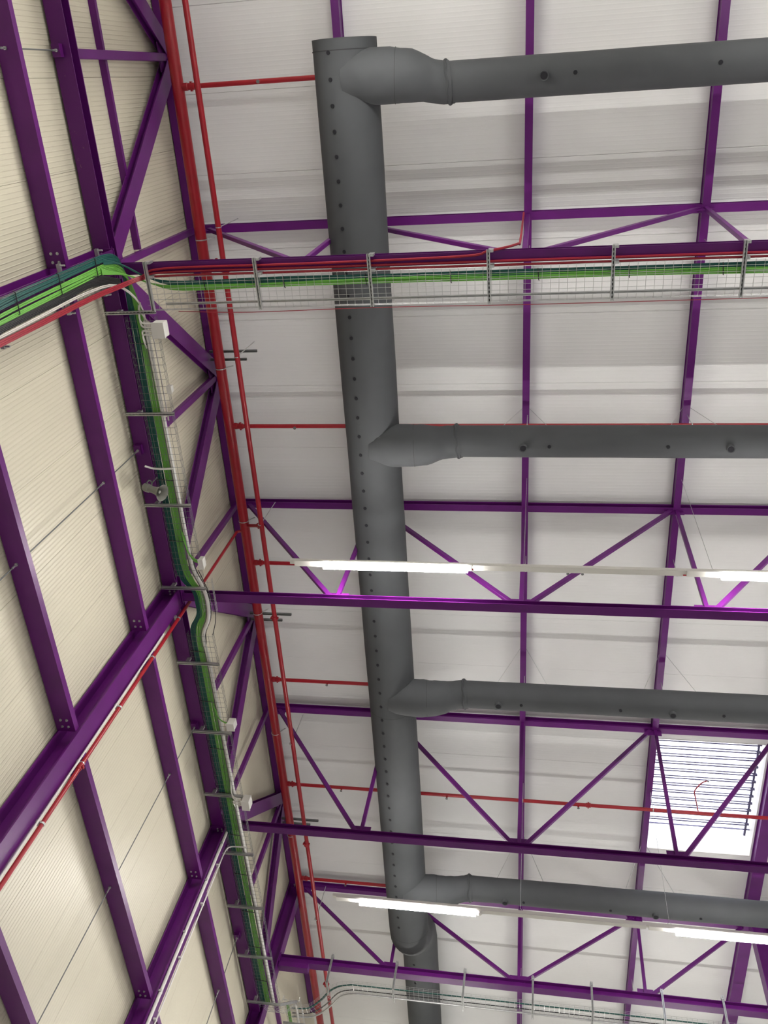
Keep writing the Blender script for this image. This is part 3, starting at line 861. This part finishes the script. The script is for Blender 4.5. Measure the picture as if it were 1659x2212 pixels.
# green leads to the box near the second truss
for k in range(3):
    cable('green_lead', [(-5.14 + 0.02 * k, 5.7 + 0.05 * k, 10.66), (-5.08, 6.02, 10.62), (-4.99, 6.14 + 0.02 * k, 10.58), (-4.88, 6.17 + 0.02 * k, 10.54)], 0.009, 'green', 'green lead curving out to the small white box by the second truss', 'green leads to the small box')
for k in range(2):
    cable('green_lead', [(-5.14 + 0.02 * k, 9.0 + 0.05 * k, 10.66), (-5.06, 9.2, 10.6), (-4.86, 9.24 + 0.02 * k, 10.53)], 0.009, 'green', 'green lead to the white box on the sixth bracket', 'green leads to the sixth bracket box')
# cable ties
for k in range(14):
    yy = 2.9 + k * 1.0
    if 6.3 < yy < 7.7: continue
    m = MB().tube([(-5.36, yy, 10.672), (-5.34, yy, 10.668), (-5.13, yy + 0.02, 10.668), (-5.11, yy + 0.02, 10.672)], 0.006, 5)
    tag(m.build('cable_tie', 'black'), 'black cable tie around the green bundle in the wall basket', 'cable tie', 'cable ties of the wall run')
for k in range(5):
    z = 6.4 + k * 0.9
    m = MB().tube([(-5.29, 1.665, z), (-5.268, 1.68, z), (-5.268, 1.90, z - 0.01), (-5.29, 1.905, z - 0.01)], 0.006, 5)
    tag(m.build('cable_tie', 'black'), 'black cable tie around the cables on the first column', 'cable tie', 'cable ties on the first column')
for k in range(9):
    x = -4.2 + k * 1.05
    m = MB().tube([(x, 2.09, 10.69), (x, 2.10, 10.668), (x + 0.01, 2.22, 10.664), (x + 0.015, 2.23, 10.68)], 0.006, 5)
    tag(m.build('cable_tie', 'black'), 'black cable tie around the green bundle in the crossing basket', 'cable tie', 'cable ties of the crossing basket')
# cables in the far tray and ramp
def off(path, sides, q, dz):
    return [p + s * q + Vector((0, 0, dz)) for p, s in zip(path, sides)]
for k in range(3):
    o = MB().tube(off(fp, sd, -0.12 + 0.02 * k - 0.0, 0.02 + 0.01 * k), 0.011, 6).build('data_cable', 'teal')
    tag(o, 'dark green cable in the tray hung by the far truss', 'cable', 'green cables of the far tray')
o = MB().tube(off(fp, sd, 0.13, -0.015) , 0.016, 8).build('steel_conduit', 'galv')
tag(o, 'shiny steel conduit along the outer edge of the far tray', 'conduit')
o = MB().tube(off(fp, sd, 0.05, 0.02), 0.012, 6).build('black_cable', 'black')
tag(o, 'dark cable in the middle of the tray hung by the far truss', 'cable')
for k in range(3):
    cable('data_cable', [(-5.12 + 0.02 * k, 17.7, 11.42), (-5.12 + 0.02 * k, 18.5, 11.43), (-5.12 + 0.02 * k, 20, 11.43)], 0.012, 'green', 'green cable continuing beyond the far truss', 'green cables beyond the far truss')
cable('white_conduit', [(-4.92, 17.75, 11.43), (-4.92, 18.6, 11.43), (-4.92, 20, 11.43)], 0.022, 'white', 'white conduit continuing beyond the far truss', None, n=8)

# conduits on the third column
o = MB().tube([(-5.352, 11.86, 1.0), (-5.352, 11.86, 10.66)], 0.026, 12).build('white_conduit', 'white')
tag(o, 'thick white conduit along the third wall column', 'conduit')
t = thing('white_conduit', 'thin white conduit bending into the wall basket at the third column', 'conduit', (-5.33, 12.07, 1.0))
MB().tube([(-5.335, 12.06, 1.0), (-5.335, 12.06, 10.2)] + smooth_path([(-5.335, 12.06, 10.3), (-5.32, 12.07, 10.48), (-5.25, 12.09, 10.56), (-5.05, 12.09, 10.57), (-4.98, 12.10, 10.58)], 4), 0.0125, 10).build('pipe', 'white', t)
for z in (6.6, 7.6, 8.6, 9.6, 10.4):
    MB().box(-5.379, -5.335, 11.82, 11.90, z - 0.015, z + 0.015).build('clip', 'galv', t)
    MB().box(-5.379, -5.325, 12.03, 12.08, z - 0.315, z - 0.285).build('clip', 'white', t)

# ------------------------------------------------------------------ junction boxes
def jbox(c, s, label, fins=0, lead=None):
    t = thing('junction_box', label, 'box', c, 'junction boxes beside the wall basket')
    x, y, z = c; a, b, h = s
    m = MB()
    m.prism((x, y, z - h / 2), (x, y, z + h / 2), (0, 1, 0), [(-a / 2 + .008, -b / 2), (a / 2 - .008, -b / 2), (a / 2, -b / 2 + .008), (a / 2, b / 2 - .008), (a / 2 - .008, b / 2), (-a / 2 + .008, b / 2), (-a / 2, b / 2 - .008), (-a / 2, -b / 2 + .008)])
    m.build('body', 'white', t)
    MB().box(x - a / 2 - 0.004, x + a / 2 + 0.004, y - b / 2 - 0.004, y + b / 2 + 0.004, z - h / 2 - 0.018, z - h / 2).build('lid', 'white', t)
    for k in range(fins):
        yy = y - b / 2 + (k + 0.5) * b / fins
        MB().tube([(x - a / 2 - 0.03, yy, z), (x - a / 2, yy, z)], 0.014, 8).build('cable_gland', 'grey', t)
        e = 1 if k >= fins / 2 else -1
        MB().tube(smooth_path([(x - a / 2 - 0.02, yy, z), (x - a / 2 - 0.12, yy, z + 0.01), (x - a / 2 - 0.19, yy + 0.01 * e, z + 0.04), (x - a / 2 - 0.23, yy + 0.08 * e, z + 0.10), (x - a / 2 - 0.235, yy + 0.22 * e, z + 0.16)], 4), 0.011, 8).build('flexible_lead', 'white', t)
    return t
jbox((-4.83, 2.68, 10.52), (0.16, 0.20, 0.14), 'white junction box with four looping leads near the basket corner', 4)
jbox((-4.905, 3.54, 10.66), (0.06, 0.10, 0.07), 'tiny white box on the basket edge below the four-lead box')
jbox((-4.83, 6.18, 10.52), (0.07, 0.16, 0.10), 'small white box fed by curving green leads above the second truss')
jbox((-4.81, 9.21, 10.50), (0.12, 0.14, 0.14), 'white junction box on the end of the sixth bracket')
jbox((-4.79, 10.92, 10.50), (0.13, 0.20, 0.15), 'white junction box with looping leads above the third truss', 4)

# ------------------------------------------------------------------ horn loudspeaker
hc = Vector((-5.30, 4.96, 10.42))
hd = Vector((0.93, 0.10, -0.36)).normalized()
h = thing('horn_loudspeaker', 'grey horn loudspeaker hanging beside the wall cable basket', 'loudspeaker', hc)
b0 = hc - hd * 0.20
prof = [(0.0, 0.055), (0.02, 0.062), (0.09, 0.062), (0.10, 0.052), (0.16, 0.050), (0.22, 0.056), (0.27, 0.070), (0.31, 0.092), (0.335, 0.115), (0.34, 0.121)]
MB().tube([b0 + hd * a for a, r in prof], [r for a, r in prof], 24, caps=False).build('bell', 'grey', h)
inn = [(0.34, 0.121), (0.332, 0.112), (0.30, 0.085), (0.26, 0.062), (0.20, 0.045)]
MB().tube([b0 + hd * a for a, r in inn], [r for a, r in inn], 24, caps=False).build('mouth', 'grey', h)
MB().tube([b0 + hd * 0.195, b0 + hd * 0.20, b0 + hd * 0.21, b0 + hd * 0.29], [0.046, 0.046, 0.03, 0.022], 18).build('driver_plug', 'grey', h)
MB().tube([b0 - hd * 0.01, b0 + hd * 0.012], [0.045, 0.056], 20).build('rear_cap', 'grey', h)
MB().tube(smooth_path([b0 + hd * 0.05 + Vector((0, -0.07, 0.0)), b0 + hd * 0.05 + Vector((0, -0.07, 0.10)), b0 + hd * 0.05 + Vector((0, 0, 0.17)), b0 + hd * 0.05 + Vector((0, 0.07, 0.10)), b0 + hd * 0.05 + Vector((0, 0.07, 0))], 4), 0.010, 6).build('bracket', 'galvdark', h)
MB().tube([b0 + hd * 0.05 + Vector((0, 0, 0.16)), b0 + hd * 0.05 + Vector((0, 0, 0.36))], 0.012, 6).build('stem', 'galvdark', h)
cable('speaker_cable', [(-5.42, 4.62, 10.50), (-5.34, 4.68, 10.56), (-5.22, 4.70, 10.58), (-5.06, 4.70, 10.60)], 0.014, 'white', 'short white conduit stub crossing the green cables above the horn', None, n=8)
